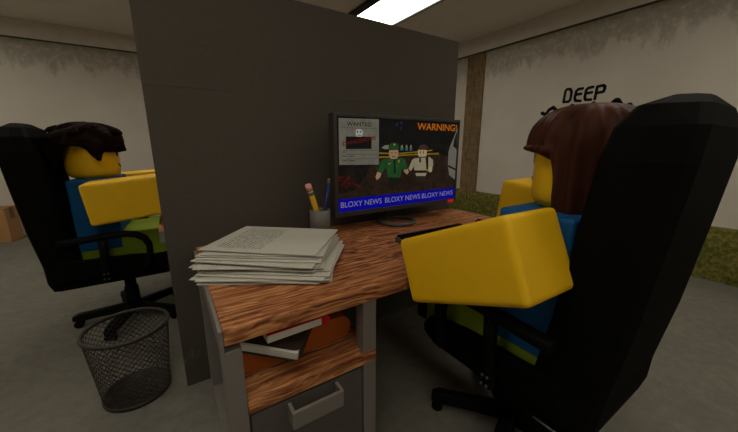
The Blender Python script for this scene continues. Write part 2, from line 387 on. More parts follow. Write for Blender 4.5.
# corrugated brown post
b = B(); n = 40; poly = []
for i in range(n+1):
    y = 2.650 + .255*i/n; poly.append((XR-.014-.011*math.cos(2*PI*i/n*5), y))
poly += [(XR-.001, 2.905), (XR-.001, 2.650)]
prism(b, poly, .0, 2.083, 'z')
tag(obj('wall_post', b, M['post']), 'brown ribbed post running up the pale right wall', 'post')

# ------------------------------------------------------------------ partition
PX0, PX1, PY, PT, PH = -.036, 1.494, 1.364, .05, 1.575
pt = empty('office_partition', ((PX0+PX1)/2, PY+PT/2, 0)); ox, oy = (PX0+PX1)/2, PY+PT/2
def loc_(p): return (p[0]-ox, p[1]-oy, p[2])
b = B(); box(b, PX0-ox, PX1-ox, -PT/2, PT/2, .0, 1.2015, .0008); obj('lower_panel', b, M['partition'], pt)
b = B(); box(b, PX0-ox, PX1-ox, -PT/2, PT/2, 1.2019, PH, .0008); obj('upper_panel', b, M['partition'], pt)
tag(pt, 'tall dark grey cubicle partition standing behind the desk and monitor', 'partition')

# ------------------------------------------------------------------ ceiling lights
def ceiling_light(x0, x1, y0, y1, label):
    cx, cy = (x0+x1)/2, (y0+y1)/2
    e = empty('ceiling_light', (cx, cy, H))
    b = B(); w = .07; a, c = (x1-x0)/2, (y1-y0)/2
    for q in ((-a-w, -a, -c-w, c+w), (a, a+w*.3, -c-w, c+w), (-a, a, -c-w, -c), (-a, a, c, c+w)):
        box(b, *q, -.028, -.001)
    obj('frame', b, M['frame'], e)
    b = B(); box(b, -a, a, -c, c, -.014, -.002); obj('diffuser', b, M['lamp'], e)
    tag(e, label, 'ceiling light', 'square office ceiling lights'); return e
KL = 5.4
M['lamp'] = None
m, t, bb = nt('lit_diffuser'); bb.inputs['Base Color'].default_value = (.8, .8, .7, 1)
n = noise_tex(t, coords(t), 2); r = ramp(t, n, [(.3, (1, .935, .79)), (.7, (1, .94, .80))])
t.links.new(r.outputs[0], bb.inputs['Emission Color']); bb.inputs['Emission Strength'].default_value = KL; M['lamp'] = m
ceiling_light(1.765, 2.215, 1.95, 3.30, 'lit ceiling light panel above the far side of the partition')
for (x, y, w_) in ADDED_LIGHTS:  # unseen extra panels, added to brighten the room
    e = ceiling_light(x, x+.49, y, y+1.35, 'unseen ceiling light panel added overhead to light the room')
    del e['label']; e['label'] = 'unseen ceiling light panel added to light the room, beyond the top edge of the view'

# ------------------------------------------------------------------ desk
def make_desk():
    """origin at the front left foot of the top, x right, y back"""
    e = empty('office_desk', (0.06, .682, 0))
    b = B(); box(b, 0, 1.445, 0, .678, .563, .605, .003); obj('desktop', b, M['wood'], e)
    for (x, y) in ((-.008, .003), (.364, .003), (-.008, .60), (.364, .60), (1.39, .02), (1.39, .60)):
        b = B(); box(b, x, x+.044, y, y+.044, 0, .5445 if x < 0 else .5625, .002); obj('leg', b, M['grey'], e)
    b = B(); box(b, -.0095, -.0006, .0, .645, .545, .603, .001); obj('top_rail', b, M['grey'], e)
    b = B(); box(b, 1.4456, 1.4545, .0, .645, .545, .603, .001); obj('top_rail', b, M['grey'], e)
    b = B(); box(b, -.006, .034, .048, .599, 0, .022, .002); obj('foot_rail', b, M['grey'], e)
    b = B(); box(b, .366, .406, .048, .599, 0, .022, .002); obj('foot_rail', b, M['grey'], e)
    b = B(); box(b, .0365, .407, .001, .640, .362, .400, .003); obj('shelf', b, M['wood'], e)
    b = B(); box(b, .0375, .363, .016, .62, .03, .358, .002); obj('drawer_cabinet', b, M['drawer'], e)
    d = B(); box(d, .041, .360, .006, .0155, .04, .352, .002); dr = obj('drawer_front', d, M['drawer'], e)
    h = B(); box(h, .130, .277, -.036, -.026, .293, .345, .004); 
    box(h, .130, .140, -.030, .0055, .293, .345, .002); box(h, .267, .277, -.030, .0055, .293, .345, .002)
    obj('handle', h, M['grey'], dr)
    b = B(); box(b, 1.398, 1.424, .066, .598, .10, .14, .002); obj('side_rail', b, M['grey'], e)
    return e
desk = make_desk(); tag(desk, 'wood-topped grey metal desk holding the monitor and paper stack', 'desk')
d2 = copy_tree(desk); d2.location = Vector((-.066, 3.175, 0))*S; d2.rotation_euler = (0, 0, R(-90))
tag(d2, 'wooden desk mostly hidden beyond the left edge of the partition', 'desk')
for o in (desk, d2): o['group'] = 'office desks'

# things on the shelf -------------------------------------------------
b = B(); poly = [(.0, .078), (.0, .0)]
for k in range(9):
    a = -PI/2 + PI*k/8; poly.append((.296+.039*math.cos(a), .039+.039*math.sin(a)))
prism(b, poly, 0, .30, 'y', .004)
o = obj('ring_binder', b, M['orange'], None, (.102, .782, .4005), R(0))
tag(o, 'thick orange-brown binder with rounded spine lying on the desk shelf', 'binder')
pb = B(); box(pb, -.003, .01, .02, .28, .012, .066, .001); obj('page_block', pb, M['white'], o)
bk = empty('dark_book', (.226, .680, .455), R(52)); bk.rotation_euler = (Rx(R(12)) @ Rz(R(52))).to_euler()
def rounded(bm, x0, x1, y0, y1, z0, z1, r, bev=.0012):
    pts = [(x0+r-r*math.sin(a), y0+r-r*math.cos(a)) for a in [PI/2*(k/6) for k in range(7)]][::-1]
    prism(bm, pts+[(x1, y0), (x1, y1), (x0, y1)], z0, z1, 'z', bev)
b = B(); rounded(b, 0, .175, 0, .170, 0, .005, .03); rounded(b, .010, .175, 0, .170, .027, .031, .02); box(b, .012, .172, .001, .005, .005, .027)
obj('cover', b, M['notebook'], bk)
b = B(); box(b, .003, .170, .006, .166, .0055, .0268, .001); o = obj('page_block', b, M['white'], bk)
tag(bk, 'dark brown book with white page edge lying askew on the orange binder', 'book')
rb2 = empty('red_book', (.160, .714, .514), R(2))
b = B(); box(b, 0, .150, .001, .14, .001, .022, .001); obj('page_block', b, M['white'], rb2)
b = B(); poly = [(.1505, 0), (.163, 0)] + [(.163+.0125*math.sin(PI*k/8), .0125-.0125*math.cos(PI*k/8)) for k in range(1, 9)] + [(0, .025), (0, .0225), (.1505, .0225)]
prism(b, poly, -.001, .142, 'y', 0); obj('cover', b, M['red'], rb2)['label'] = 'red cover with a rounded spine'
tag(rb2, 'book with red spine and white pages lying highest on the desk shelf', 'book')

# ------------------------------------------------------------------ paper stack
rnd = random.Random(7)
NS = 14
ords = ['bottom', 'second from the bottom', 'third from the bottom', 'fourth from the bottom', 'fifth from the bottom', 'sixth from the bottom', 'seventh from the bottom',
        'seventh from the top', 'sixth from the top', 'fifth from the top', 'fourth from the top', 'third from the top', 'second from the top', 'top']
for i in range(NS):
    q = i/(NS-1)
    cx = .275+.0235*q; cy = .998+.083*q; a = -30-10.7*q
    if 0 < i < NS-1:
        cx += rnd.uniform(-.022, .022); cy += rnd.uniform(-.018, .012); a += rnd.uniform(-7, 7)
    z = .6056 + .0048*i + (.002 if i == NS-1 else 0)
    b = B(); nx, ny = 12, 8; th = .0026; cur = rnd.uniform(.0, .0018)*(1 if i % 2 else .4)
    tops, bots = [], []
    for ii in range(nx+1):
        ra, rb = [], []
        for jj in range(ny+1):
            u = -.194+.388*ii/nx; w = -.15+.30*jj/ny
            dz = cur*((abs(u)/.194)**3+(abs(w)/.15)**3)*.5
            ra.append(b.verts.new((u, w, th+dz))); rb.append(b.verts.new((u, w, dz)))
        tops.append(ra); bots.append(rb)
    for ii in range(nx):
        for jj in range(ny):
            b.faces.new([tops[ii][jj], tops[ii+1][jj], tops[ii+1][jj+1], tops[ii][jj+1]])
            b.faces.new([bots[ii][jj], bots[ii][jj+1], bots[ii+1][jj+1], bots[ii+1][jj]])
    for ii in range(nx):
        for jj in (0, ny): b.faces.new([tops[ii][jj], bots[ii][jj], bots[ii+1][jj], tops[ii+1][jj]])
    for jj in range(ny):
        for ii in (0, nx): b.faces.new([tops[ii][jj], tops[ii][jj+1], bots[ii][jj+1], bots[ii][jj]])
    o = obj('paper_sheet', b, PR[0] if i == NS-1 else PR[1+i % 2], None, (cx, cy, z), R(a))
    tag(o, 'printed white paper sheet, %s of the stack on the desk' % ords[i], 'paper sheet', 'printed sheets stacked on the desk')

# ------------------------------------------------------------------ pen cup, pencil, pen
CX, CY = .535, 1.22
b = B(); r1 = .044
lathe(b, [(0, 0), (r1, 0), (r1, .122), (r1-.006, .124), (r1-.007, .12), (r1-.007, .006), (0, .006)], seg=32)
tag(obj('pen_cup', b, M['cup'], None, (CX, CY, .6055)), 'small grey cylindrical pen cup on the desk left of the monitor', 'pen cup')
def stick(p0, p1, segs, name, label, cat):
    """segs: (from, to, radius0, radius1, part name, material, sides)"""
    p0, p1 = Vector(p0), Vector(p1); d = (p1-p0); root = None; base = p0
    for (a, c, ra, rc, nm, mt, sd) in segs:
        b = B(); tube(b, [d*a, d*c], [ra, rc], sd, smooth=(sd > 8))
        if root is None: root = obj(name, b, mt, None, p0); tag(root, label, cat)
        else: obj(nm, b, mt, root)
stick((.552, 1.232, .625), (.478, 1.200, .842), [(.10, .80, .0125, .0125, '', M['pencil'], 6), (0, .10, .002, .0125, 'sharpened_tip', M['white'], 6), (.80, .88, .0132, .0132, 'ferrule', M['ferrule'], 16), (.88, 1.0, .0125, .0125, 'eraser', M['eraser'], 16)],
      'pencil', 'yellow pencil with a pink eraser leaning left in the pen cup', 'pencil')
stick((.531, 1.200, .622), (.572, 1.198, .862), [(.0, .90, .007, .008, '', M['pen'], 12), (.90, 1.0, .0065, .0055, 'cap', M['cup'], 12)],
      'pen', 'dark blue pen with a grey end standing upright in the pen cup', 'pen')

# ------------------------------------------------------------------ monitor
MX, MY = .977, 1.22
mon = empty('computer_monitor', (MX, MY, .605))
def mz(x, z): return (x-MX, z-.605)
x0, z0 = mz(.597, .686); x1, z1 = mz(1.357, 1.130); fy0, fy1 = 1.196-MY, 1.240-MY
sx0, sz0 = mz(.615, .708); sx1, sz1 = mz(1.3475, 1.1165)
b = B()
for q in ((x0, sx0, z0, z1), (sx1, x1, z0, z1), (sx0, sx1, z0, sz0), (sx0, sx1, sz1, z1)):
    box(b, q[0], q[1], fy0, fy1, q[2], q[3], .0015)
box(b, sx0-.002, sx1+.002, fy0+.008, fy1, sz0-.002, sz1+.002)
obj('casing', b, M['bezel'], mon)
b = B(); box(b, x0+.14, x1-.14, fy1+.0005, fy1+.03, z0+.06, z1-.09, .01)
obj('back_cover', b, M['bezel'], mon)
b = B(); box(b, -.022, .022, fy1+.078, fy1+.092, .012, z0+.16, .004); box(b, -.022, .022, fy1+.026, fy1+.092, z0+.12, z0+.16, .004); obj('neck', b, M['bezel'], mon)
b = B(); ring = [(.0+.092*math.cos(a), .03+.092*math.sin(a), .011) for a in [2*PI*k/48 for k in range(48)]]
tube(b, ring, .0105, 8, closed=True); box(b, -.02, .02, .105, .122, .001, .012, .002); obj('stand_ring', b, M['stand'], mon)
b = B(); q0 = mz(1.294, .689); q1 = mz(1.338, .7035); box(b, q0[0], q1[0], fy0-.0015, fy0-.0002, q0[1], q1[1]); obj('status_light', b, glow('red_status_light', (.42, .005, .005), 1), mon)
scr_y = fy0+.0065
PIC = B(); PICM = []; LAY = [scr_y]
def pic_mat(rgb, var): PICM.append(glow('screen_colour_%d' % len(PICM), lin(rgb), .80, var)); return len(PICM)-1
def multi(name, polys, rgb, var=.12):
    LAY[0] -= .00002; k = pic_mat(rgb, var)
    for poly in polys:
        pts = [mz(*p) for p in poly]
        vs = [PIC.verts.new((min(max(u, sx0), sx1), LAY[0], min(max(w, sz0), sz1))) for u, w in pts]
        n = len(vs); f = PIC.faces.new(vs); f.material_index = k; bmesh.ops.triangulate(PIC, faces=[f])
def flat(name, poly, rgb, var=.12): multi(name, [poly], rgb, var)
def text(s, x0, x1, z0, z1, rgb, rot=0, weight=0.0, narrow=1):
    LAY[0] -= .00002; k = pic_mat(rgb, .05)
    cu = bpy.data.curves.new('t', 'FONT'); cu.body = s; cu.offset = weight; cu.fill_mode = 'BOTH'
    to = bpy.data.objects.new('t', cu); C.objects.link(to)
    dg = bpy.context.evaluated_depsgraph_get(); me = bpy.data.meshes.new_from_object(to.evaluated_get(dg))
    bpy.data.objects.remove(to); b = B(); b.from_mesh(me); bpy.data.meshes.remove(me)
    xs = [v.co.x for v in b.verts]; ys = [v.co.y for v in b.verts]; ax, bx, ay, by = min(xs), max(xs), min(ys), max(ys)
    cx, cz = (x0+x1)/2, (z0+z1)/2; ca, sa = math.cos(rot), math.sin(rot)
    for v in b.verts:
        u = ((v.co.x-ax)/(bx-ax)-.5)*(x1-x0); w = ((v.co.y-ay)/(by-ay)-.5)*(z1-z0)
        v.co = Vector((cx+u*ca-w*sa-MX, LAY[0], cz+u*sa+w*ca-.605))
    merge(PIC, b, mat=k)
rs = random.Random(11)
flat('night', [(.61, .70), (1.36, .70), (1.36, 1.12), (.61, 1.12)], (10, 10, 10), .5)
multi('shrubs', [[(.84, .99), (.88, 1.04), (.90, 1.11), (.93, 1.05), (.96, 1.00), (.96, .96), (.84, .955)], [(1.15, .975), (1.16, 1.02), (1.22, 1.01), (1.29, 1.0), (1.29, .975)]], (16, 15, 13), .6)
multi('blue_lamps', [[(.925, 1.085), (.937, 1.085), (.937, 1.10), (.925, 1.10)], [(.95, 1.07), (.96, 1.07), (.96, 1.085), (.95, 1.085)], [(.955, 1.095), (.964, 1.095), (.964, 1.11), (.955, 1.11)]], (10, 34, 58), .4)
flat('ground', [(.61, .938), (.8256, .9432), (1.2139, .9532), (1.352, .93), (1.352, .76), (.61, .76)], (34, 23, 16), .6)
flat('ground_dark', [(.61, .945), (.80, .945), (.76, .86), (.70, .80), (.61, .79)], (20, 15, 12), .6)
multi('police_tape', [S_TAPE1, S_TAPE2], (112, 88, 14), .3)
flat('white_car', S_CAR, (104, 100, 90), var=.25)
multi('bystanders', [S_CROWD1, S_CROWD2, S_CROWD3], (38, 88, 96), .1)
multi('bystander_heads', [[(a+.0035, .986), (a+.0125, .986), (a+.0125, 1.0), (a+.0035, 1.0)] for a in (.9575, .986, 1.0135)], (120, 100, 70), .1)
for k in range(26):
    px_, pz_ = .66+rs.gauss(0, .028), .845+rs.gauss(0, .016); r_ = rs.uniform(.003, .011)
    if px_ < .625: continue
    multi('red_splatter', [[(px_+r_*rs.uniform(.5, 1.3)*math.cos(a), pz_+r_*rs.uniform(.4, 1)*math.sin(a)) for a in [2*PI*q/9 for q in range(9)]]], (64, 12, 10), .4)
flat('van', S_VAN, (98, 94, 84), var=.1); flat('van_window', S_VANWIN, (22, 22, 20)); 
flat('van_stripe', [(1.288, .895), (1.35, .872), (1.35, .862), (1.288, .884)], (24, 22, 20))
multi('green_officer_legs', [S_G_LEGS], (20, 20, 14)); multi('green_officer_uniform', [S_G_TORSO, S_G_ARM1, S_G_ARM2], (26, 66, 30), .2)
multi('green_officer_skin', [S_G_HEAD, S_G_HAND1, S_G_HAND2], (142, 112, 84), .08); flat('green_officer_cap', S_G_HAT, (22, 60, 26), var=.2)
multi('green_officer_trim', [S_G_TIE, [(.905, .9475), (.927, .9475), (.927, .944), (.905, .944)]], (14, 20, 14))
multi('green_officer_badges', [[(.914, .998), (.923, .998), (.923, 1.006), (.914, 1.006)], [(.944, .918), (.951, .918), (.951, .930), (.944, .930)], [(.884, .912), (.900, .912), (.900, .915), (.884, .915)]], (150, 124, 40))
multi('green_officer_eyes', [[(.898, .962), (.909, .962), (.909, .9655), (.898, .9655)], [(.921, .962), (.932, .962), (.932, .9655), (.921, .9655)]], (30, 26, 22))
multi('cream_officer_legs', [S_C_LEGS], (36, 28, 22)); multi('cream_officer_coat', [S_C_TORSO, S_C_ARM1, S_C_ARM2], (134, 124, 98), .08)
multi('cream_officer_skin', [S_C_HEAD, S_C_HAND2], (156, 136, 104), .05)
multi('cream_officer_straps', [S_C_TIE, S_C_STRAP, S_C_BELT], (20, 18, 18)); flat('cream_officer_hat', S_C_HAT, (52, 38, 30), var=.2)
multi('cream_officer_eyes', [[(1.080, .958), (1.0855, .958), (1.0855, .970), (1.080, .970)], [(1.101, .958), (1.1065, .958), (1.1065, .970), (1.101, .970)]], (18, 14, 12))
flat('poster', S_POSTER, (96, 92, 80), var=.14); flat('poster_photo', S_BLACK, (12, 11, 11)); flat('poster_face', S_FACE, (150, 150, 146), var=.1)
multi('poster_face_marks', [[(.7145, 1.053), (.7205, 1.053), (.7205, 1.060), (.7145, 1.060)], [(.7305, 1.053), (.7365, 1.053), (.7365, 1.060), (.7305, 1.060)], [(.714, 1.046), (.719, 1.041), (.732, 1.041), (.737, 1.046), (.732, 1.038), (.719, 1.038)]], (10, 10, 10))
multi('poster_rules', [[(.637, z), (.821, z), (.821, z-.0016), (.637, z-.0016)] for z in (.978, .960, .941, 1.072)] + [[(.667, .965), (.6685, .965), (.6685, .925), (.667, .925)]], (52, 50, 44))
multi('poster_lines', [[(.640, z), (.662, z), (.662, z-.003), (.640, z-.003)] for z in (.972, .954, .935)] + [[(.673, z), (.700, z), (.700, z-.003), (.673, z-.003)] for z in (.954, .935)], (40, 38, 34))
text('WANTED', .664, .788, 1.079, 1.0965, (16, 15, 14), weight=.01)
text('DANGEROUS', .642, .812, 1.010, 1.026, (84, 12, 12), R(9.5), .02)
text('WARNING!', 1.058, 1.337, 1.072, 1.106, (172, 92, 8), weight=.012)
flat('news_banner', [(.6, .70), (1.36, .70), (1.36, .767), (.6, .767)], (5, 4, 132), var=.1)
for (a, c) in ((.628, .848), (.868, 1.092), (1.105, 1.334)): text('BLOXY NEWS', a, c, .7275, .7525, (122, 118, 152), weight=.0)
screen = obj('screen', PIC, PICM, mon, recalc=False)
tag(mon, 'black flat computer monitor on the desk showing a news report', 'monitor')

# ------------------------------------------------------------------ keyboard, mouse
kb = empty('keyboard', (.96, .93, .6055)); b = B(); prism(b, [(-.06, 0), (.055, 0), (.055, .024), (-.06, .014)], -.195, .195, 'x', .002); obj('case', b, M['stand'], kb)
b = B()
for rr in range(5):
    for cc in range(15):
        x = -.189+cc*.0252; y = -.055+rr*.0215; z = .0145+rr*.0018
        if rr == 0 and 3 < cc < 10:
            if cc == 4: box(b, x, x+.0252*6-.003, y, y+.018, z-.001, z+.008, .001)
            continue
        box(b, x, x+.0225, y, y+.0185, z-.001, z+.008, .001)
obj('keys', b, M['plastic'], kb); tag(kb, 'black keyboard on the desk behind the outstretched yellow arm', 'keyboard')
ms = empty('computer_mouse', (1.325, .985, .6055)); b = B(); t_ = bmesh.new(); bmesh.ops.create_uvsphere(t_, u_segments=24, v_segments=14, radius=1)
for v in t_.verts: v.co = Vector((v.co.x*.026, v.co.y*.042, max(0, v.co.z)*.022 + (.0 if v.co.z < 0 else .0)))
merge(b, t_, smooth=True); obj('shell', b, M['plastic'], ms)
b = B(); t_ = bmesh.new(); bmesh.ops.create_cone(t_, cap_ends=True, segments=16, radius1=.006, radius2=.006, depth=.005); merge(b, t_, T(0, .022, .0195) @ Ry(PI/2)); obj('scroll_wheel', b, M['stand'], ms)
tag(ms, 'small black computer mouse near the right end of the desktop', 'mouse')

# ------------------------------------------------------------------ waste bin
bn = empty('waste_bin', (-.209, 1.452, 0)); rb_, rt_, hb = .113, .139, .298
b = B(); NW, ST = 34, 10
for sgn in (-1, 1):
    for k in range(NW):
        pts = []
        for i in range(ST+1):
            q = i/ST; a = 2*PI*k/NW + sgn*q*2.3; r_ = rb_+(rt_-rb_)*q; pts.append((r_*math.cos(a), r_*math.sin(a), .006+(hb-.01)*q))
        tube(b, pts, .0014, 4, smooth=False)
obj('mesh_wall', b, M['wire'], bn)
b = B(); tube(b, [((rt_)*math.cos(a), (rt_)*math.sin(a), hb) for a in [2*PI*k/56 for k in range(56)]], .0075, 8, closed=True); obj('rim', b, M['wire'], bn)
b = B(); lathe(b, [(0, .001), (rb_+.003, .001), (rb_+.005, .006), (rb_+.004, .018), (rb_-.001, .018), (rb_-.003, .007), (0, .007)], seg=48); obj('base', b, M['wire'], bn)
tag(bn, 'round dark wire mesh waste bin on the floor left of the partition', 'waste bin')

# ------------------------------------------------------------------ cardboard box
cb_ = empty('cardboard_box', (-1.463, 4.69, 0), R(-11.5)); 
b = B(); box(b, -.42, 0, 0, .20, .001, .355, .003); obj('carton', b, M['card'], cb_)
b = B(); box(b, -.42, -.212, -.004, .204, .356, .361, .001); obj('flap', b, M['card'], cb_)
b = B(); box(b, -.208, .004, -.004, .204, .356, .361, .001); obj('flap', b, M['card'], cb_)
b = B(); box(b, .001, .0035,   .07, .13, .24, .3558); box(b, -.42, .0035, .07, .13, .3615, .363); obj('packing_tape', b, M['tape'], cb_)
tag(cb_, 'brown cardboard box with dark tape on the floor against the back wall', 'cardboard box')

# ------------------------------------------------------------------ wall lettering
def ribbon(b, pts, w, x, closed=False, cap=True):
    def disc(p, r):
        vs = [b.verts.new((x, p[0]+r*math.cos(2*PI*k/14), p[1]+r*math.sin(2*PI*k/14))) for k in range(14)]; b.faces.new(vs)
    for i, p in enumerate(pts):
        ww = w[i] if isinstance(w, list) else w
        disc(p, ww/2)
        if i+1 < len(pts):
            q = pts[i+1]; w2 = w[i+1] if isinstance(w, list) else w
            d = Vector((q[0]-p[0], q[1]-p[1])); 
            if d.length < 1e-6: continue
            nrm = Vector((-d.y, d.x)).normalized()
            b.faces.new([b.verts.new((x, p[0]+nrm.x*ww/2, p[1]+nrm.y*ww/2)), b.verts.new((x, q[0]+nrm.x*w2/2, q[1]+nrm.y*w2/2)),
                         b.verts.new((x, q[0]-nrm.x*w2/2, q[1]-nrm.y*w2/2)), b.verts.new((x, p[0]-nrm.x*ww/2, p[1]-nrm.y*ww/2))])
lt = empty('wall_lettering', (XR, 1.52, 1.46))
def shift(p): return [(a-1.52, c-1.46) for a, c in p]
for k, strokes in enumerate(((W_D,), (W_E1, W_E1m), (W_E2, W_E2m), (W_P,))):
    b = B()
    for s_ in strokes: ribbon(b, shift(s_), .026, -.0012)
    obj('letter_' + 'deep'[k], b, M['ink'], lt, recalc=True)
tag(lt, 'black painted word DEEP above a wavy line on the pale right wall', 'wall writing')
b = B(); ww = [.030, .026, .026, .030, .026, .022, .024, .034, .026, .02, .024, .034, .026, .022, .026, .04, .05, .04, .026, .040]
ribbon(b, shift(W_WAVE), [q*1.25 for q in ww], -.0012); obj('painted_wave', b, M['ink'], lt)

# ------------------------------------------------------------------ chairs
def make_chair():
    e = empty('office_chair')
    # seat: low box with rounded front and raised side bolsters
    b = B()
    prism(b, [(-.262, .305), (-.25, .30), (.20, .30), (.235, .325), (.243, .365), (.225, .40), (-.20, .372), (-.262, .40)], -.205, .205, 'x', .012, seg=3)
    obj('seat', b, M['black'], e)
    for s in (-1, 1):
        b = B(); prism(b, [(-.255, .34), (-.10, .345), (.20, .325), (.234, .345), (.236, .375), (.20, .415), (.12, .433), (.05, .442), (-.15, .446), (-.22, .458)], s*.196, s*.222, 'x', .010, seg=3)
        obj('side_bolster', b, M['black'], e)
    # backrest: thick reclined shell, chamfered top
    b = B(); rows = [  # z, y front, y back, half width front, half width back
        (.30, -.215, -.285, .19, .185), (.34, -.19, -.294, .210, .20), (.42, -.150, -.300, .212, .185), (.60, -.180, -.326, .215, .187), (.82, -.205, -.348, .215, .185),
        (.97, -.222, -.362, .213, .180), (1.035, -.234, -.362, .195, .160), (1.076, -.250, -.350, .150, .120), (1.098, -.275, -.330, .07, .055)]
    rings = []
    for z, yf, yb, wf, wb in rows:
        c = .016; dpt = yf-yb
        rings.append([b.verts.new(p) for p in [(-wf+c, yf-.002, z), (-wf*.5, yf-.026 if .4 < z < 1.0 else yf-.004, z), (wf*.5, yf-.026 if .4 < z < 1.0 else yf-.004, z), (wf-c, yf-.002, z), (wf, yf-.014, z), (wf, yf-dpt*.45, z), (wb, yb+.012, z), (wb-.03, yb, z),
                                               (-wb+.03, yb, z), (-wb, yb+.012, z), (-wf, yf-dpt*.45, z), (-wf, yf-.014, z)]])
    for a, c in zip(rings, rings[1:]):
        for k in range(12): b.faces.new([a[k], a[(k+1) % 12], c[(k+1) % 12], c[k]])
    b.faces.new(rings[0][::-1]); b.faces.new(rings[-1])
    obj('backrest', b, M['black'], e)
    for s in (-1, 1):
        b = B(); x = s*.243
        def sweep(pts, w, h):
            fr = frames([(x, y, z) for y, z in pts]); rg = []
            for p, sd, up in fr:
                rg.append([b.verts.new(p+sd*w*u+up*h*v) for u, v in ((-1, -.5), (-.7, -1), (.7, -1), (1, -.5), (1, .5), (.7, 1), (-.7, 1), (-1, .5))])
            for a, c in zip(rg, rg[1:]):
                for k in range(8): f = b.faces.new([a[k], a[(k+1) % 8], c[(k+1) % 8], c[k]]); f.smooth = True
            b.faces.new(rg[0][::-1]); b.faces.new(rg[-1])
        sweep([(-.215, .548), (-.12, .553), (-.02, .561), (.04, .562), (.085, .552), (.118, .528), (.134, .49), (.132, .44), (.118, .395), (.11, .36)], .020, .0145)
        arm = obj('armrest', b, M['plastic'], e)
        b = B(); sweep([(-.048, .550), (-.052, .48), (-.058, .40), (-.06, .335)], .017, .015); obj('armrest_post', b, M['plastic'], e)
        for y in (-.066, -.050):
            for z in (.345, .372):
                b = B()
                t2 = bmesh.new(); bmesh.ops.create_cone(t2, cap_ends=True, segments=12, radius1=.0042, radius2=.0042, depth=.004)
                merge(b, t2, T(x+s*.0185, y, z) @ Ry(PI/2)); obj('screw', b, M['stand'], arm)
    b = B(); lathe(b, [(0, .275), (.06, .275), (.085, .299), (0, .299)], seg=24); obj('seat_plate', b, M['plastic'], e)
    b = B(); lathe(b, [(0, .07), (.034, .07), (.036, .12), (.034, .19), (.028, .195), (.028, .276), (0, .276)], seg=24); obj('gas_column', b, M['plastic'], e)
    for k in range(5):
        a = 2*PI*k/5
        mx = Rz(a)
        b = B()
        t2 = bmesh.new(); L = [(0, .064, .030, .026), (.06, .064, .028, .024), (.16, .062, .026, .021), (.255, .058, .027, .020), (.280, .055, .018, .013)]
        rg = [[t2.verts.new((x, y*w, z+v*h)) for y, v in ((-1, -.7), (-.6, -1), (.6, -1), (1, -.7), (.8, .8), (.5, 1), (-.5, 1), (-.8, .8))] for x, z, w, h in L]
        for p, q in zip(rg, rg[1:]):
            for j in range(8): t2.faces.new([p[j], p[(j+1) % 8], q[(j+1) % 8], q[j]])
        t2.faces.new(rg[0][::-1]); t2.faces.new(rg[-1]); merge(b, t2, mx)
        leg = obj('base_leg', b, M['plastic'], e)
        b = B()
        for sy in (-.013, .013):
            t2 = bmesh.new(); bmesh.ops.create_cone(t2, cap_ends=True, segments=20, radius1=.0205, radius2=.0205, depth=.016)
            merge(b, t2, mx @ T(.257, sy, .0215) @ Rx(PI/2))
        t2 = bmesh.new(); bmesh.ops.create_cone(t2, cap_ends=True, segments=10, radius1=.006, radius2=.006, depth=.03); merge(b, t2, mx @ T(.257, 0, .033))
        obj('caster', b, M['plastic'], leg)
    return e
chairR = make_chair(); chairR.location = Vector((.936, .51, 0))*S; chairR.rotation_euler = (0, 0, 0)
for o in list(kids(chairR)):
    if o.name.startswith('base_leg'): o.rotation_euler = (0, 0, R(128))
chairL = copy_tree(chairR); chairL.location = Vector((-.258, 2.19, 0))*S; chairL.rotation_euler = (0, 0, R(-90))
for o in list(kids(chairL)):
    if o.name.startswith('base_leg'): o.rotation_euler = (0, 0, R(90+180-3))
tag(chairR, 'black high-backed office chair at the front right, under the long-haired person', 'office chair', 'black office chairs')
tag(chairL, 'black high-backed office chair left of the partition, under the short-haired person', 'office chair', 'black office chairs')

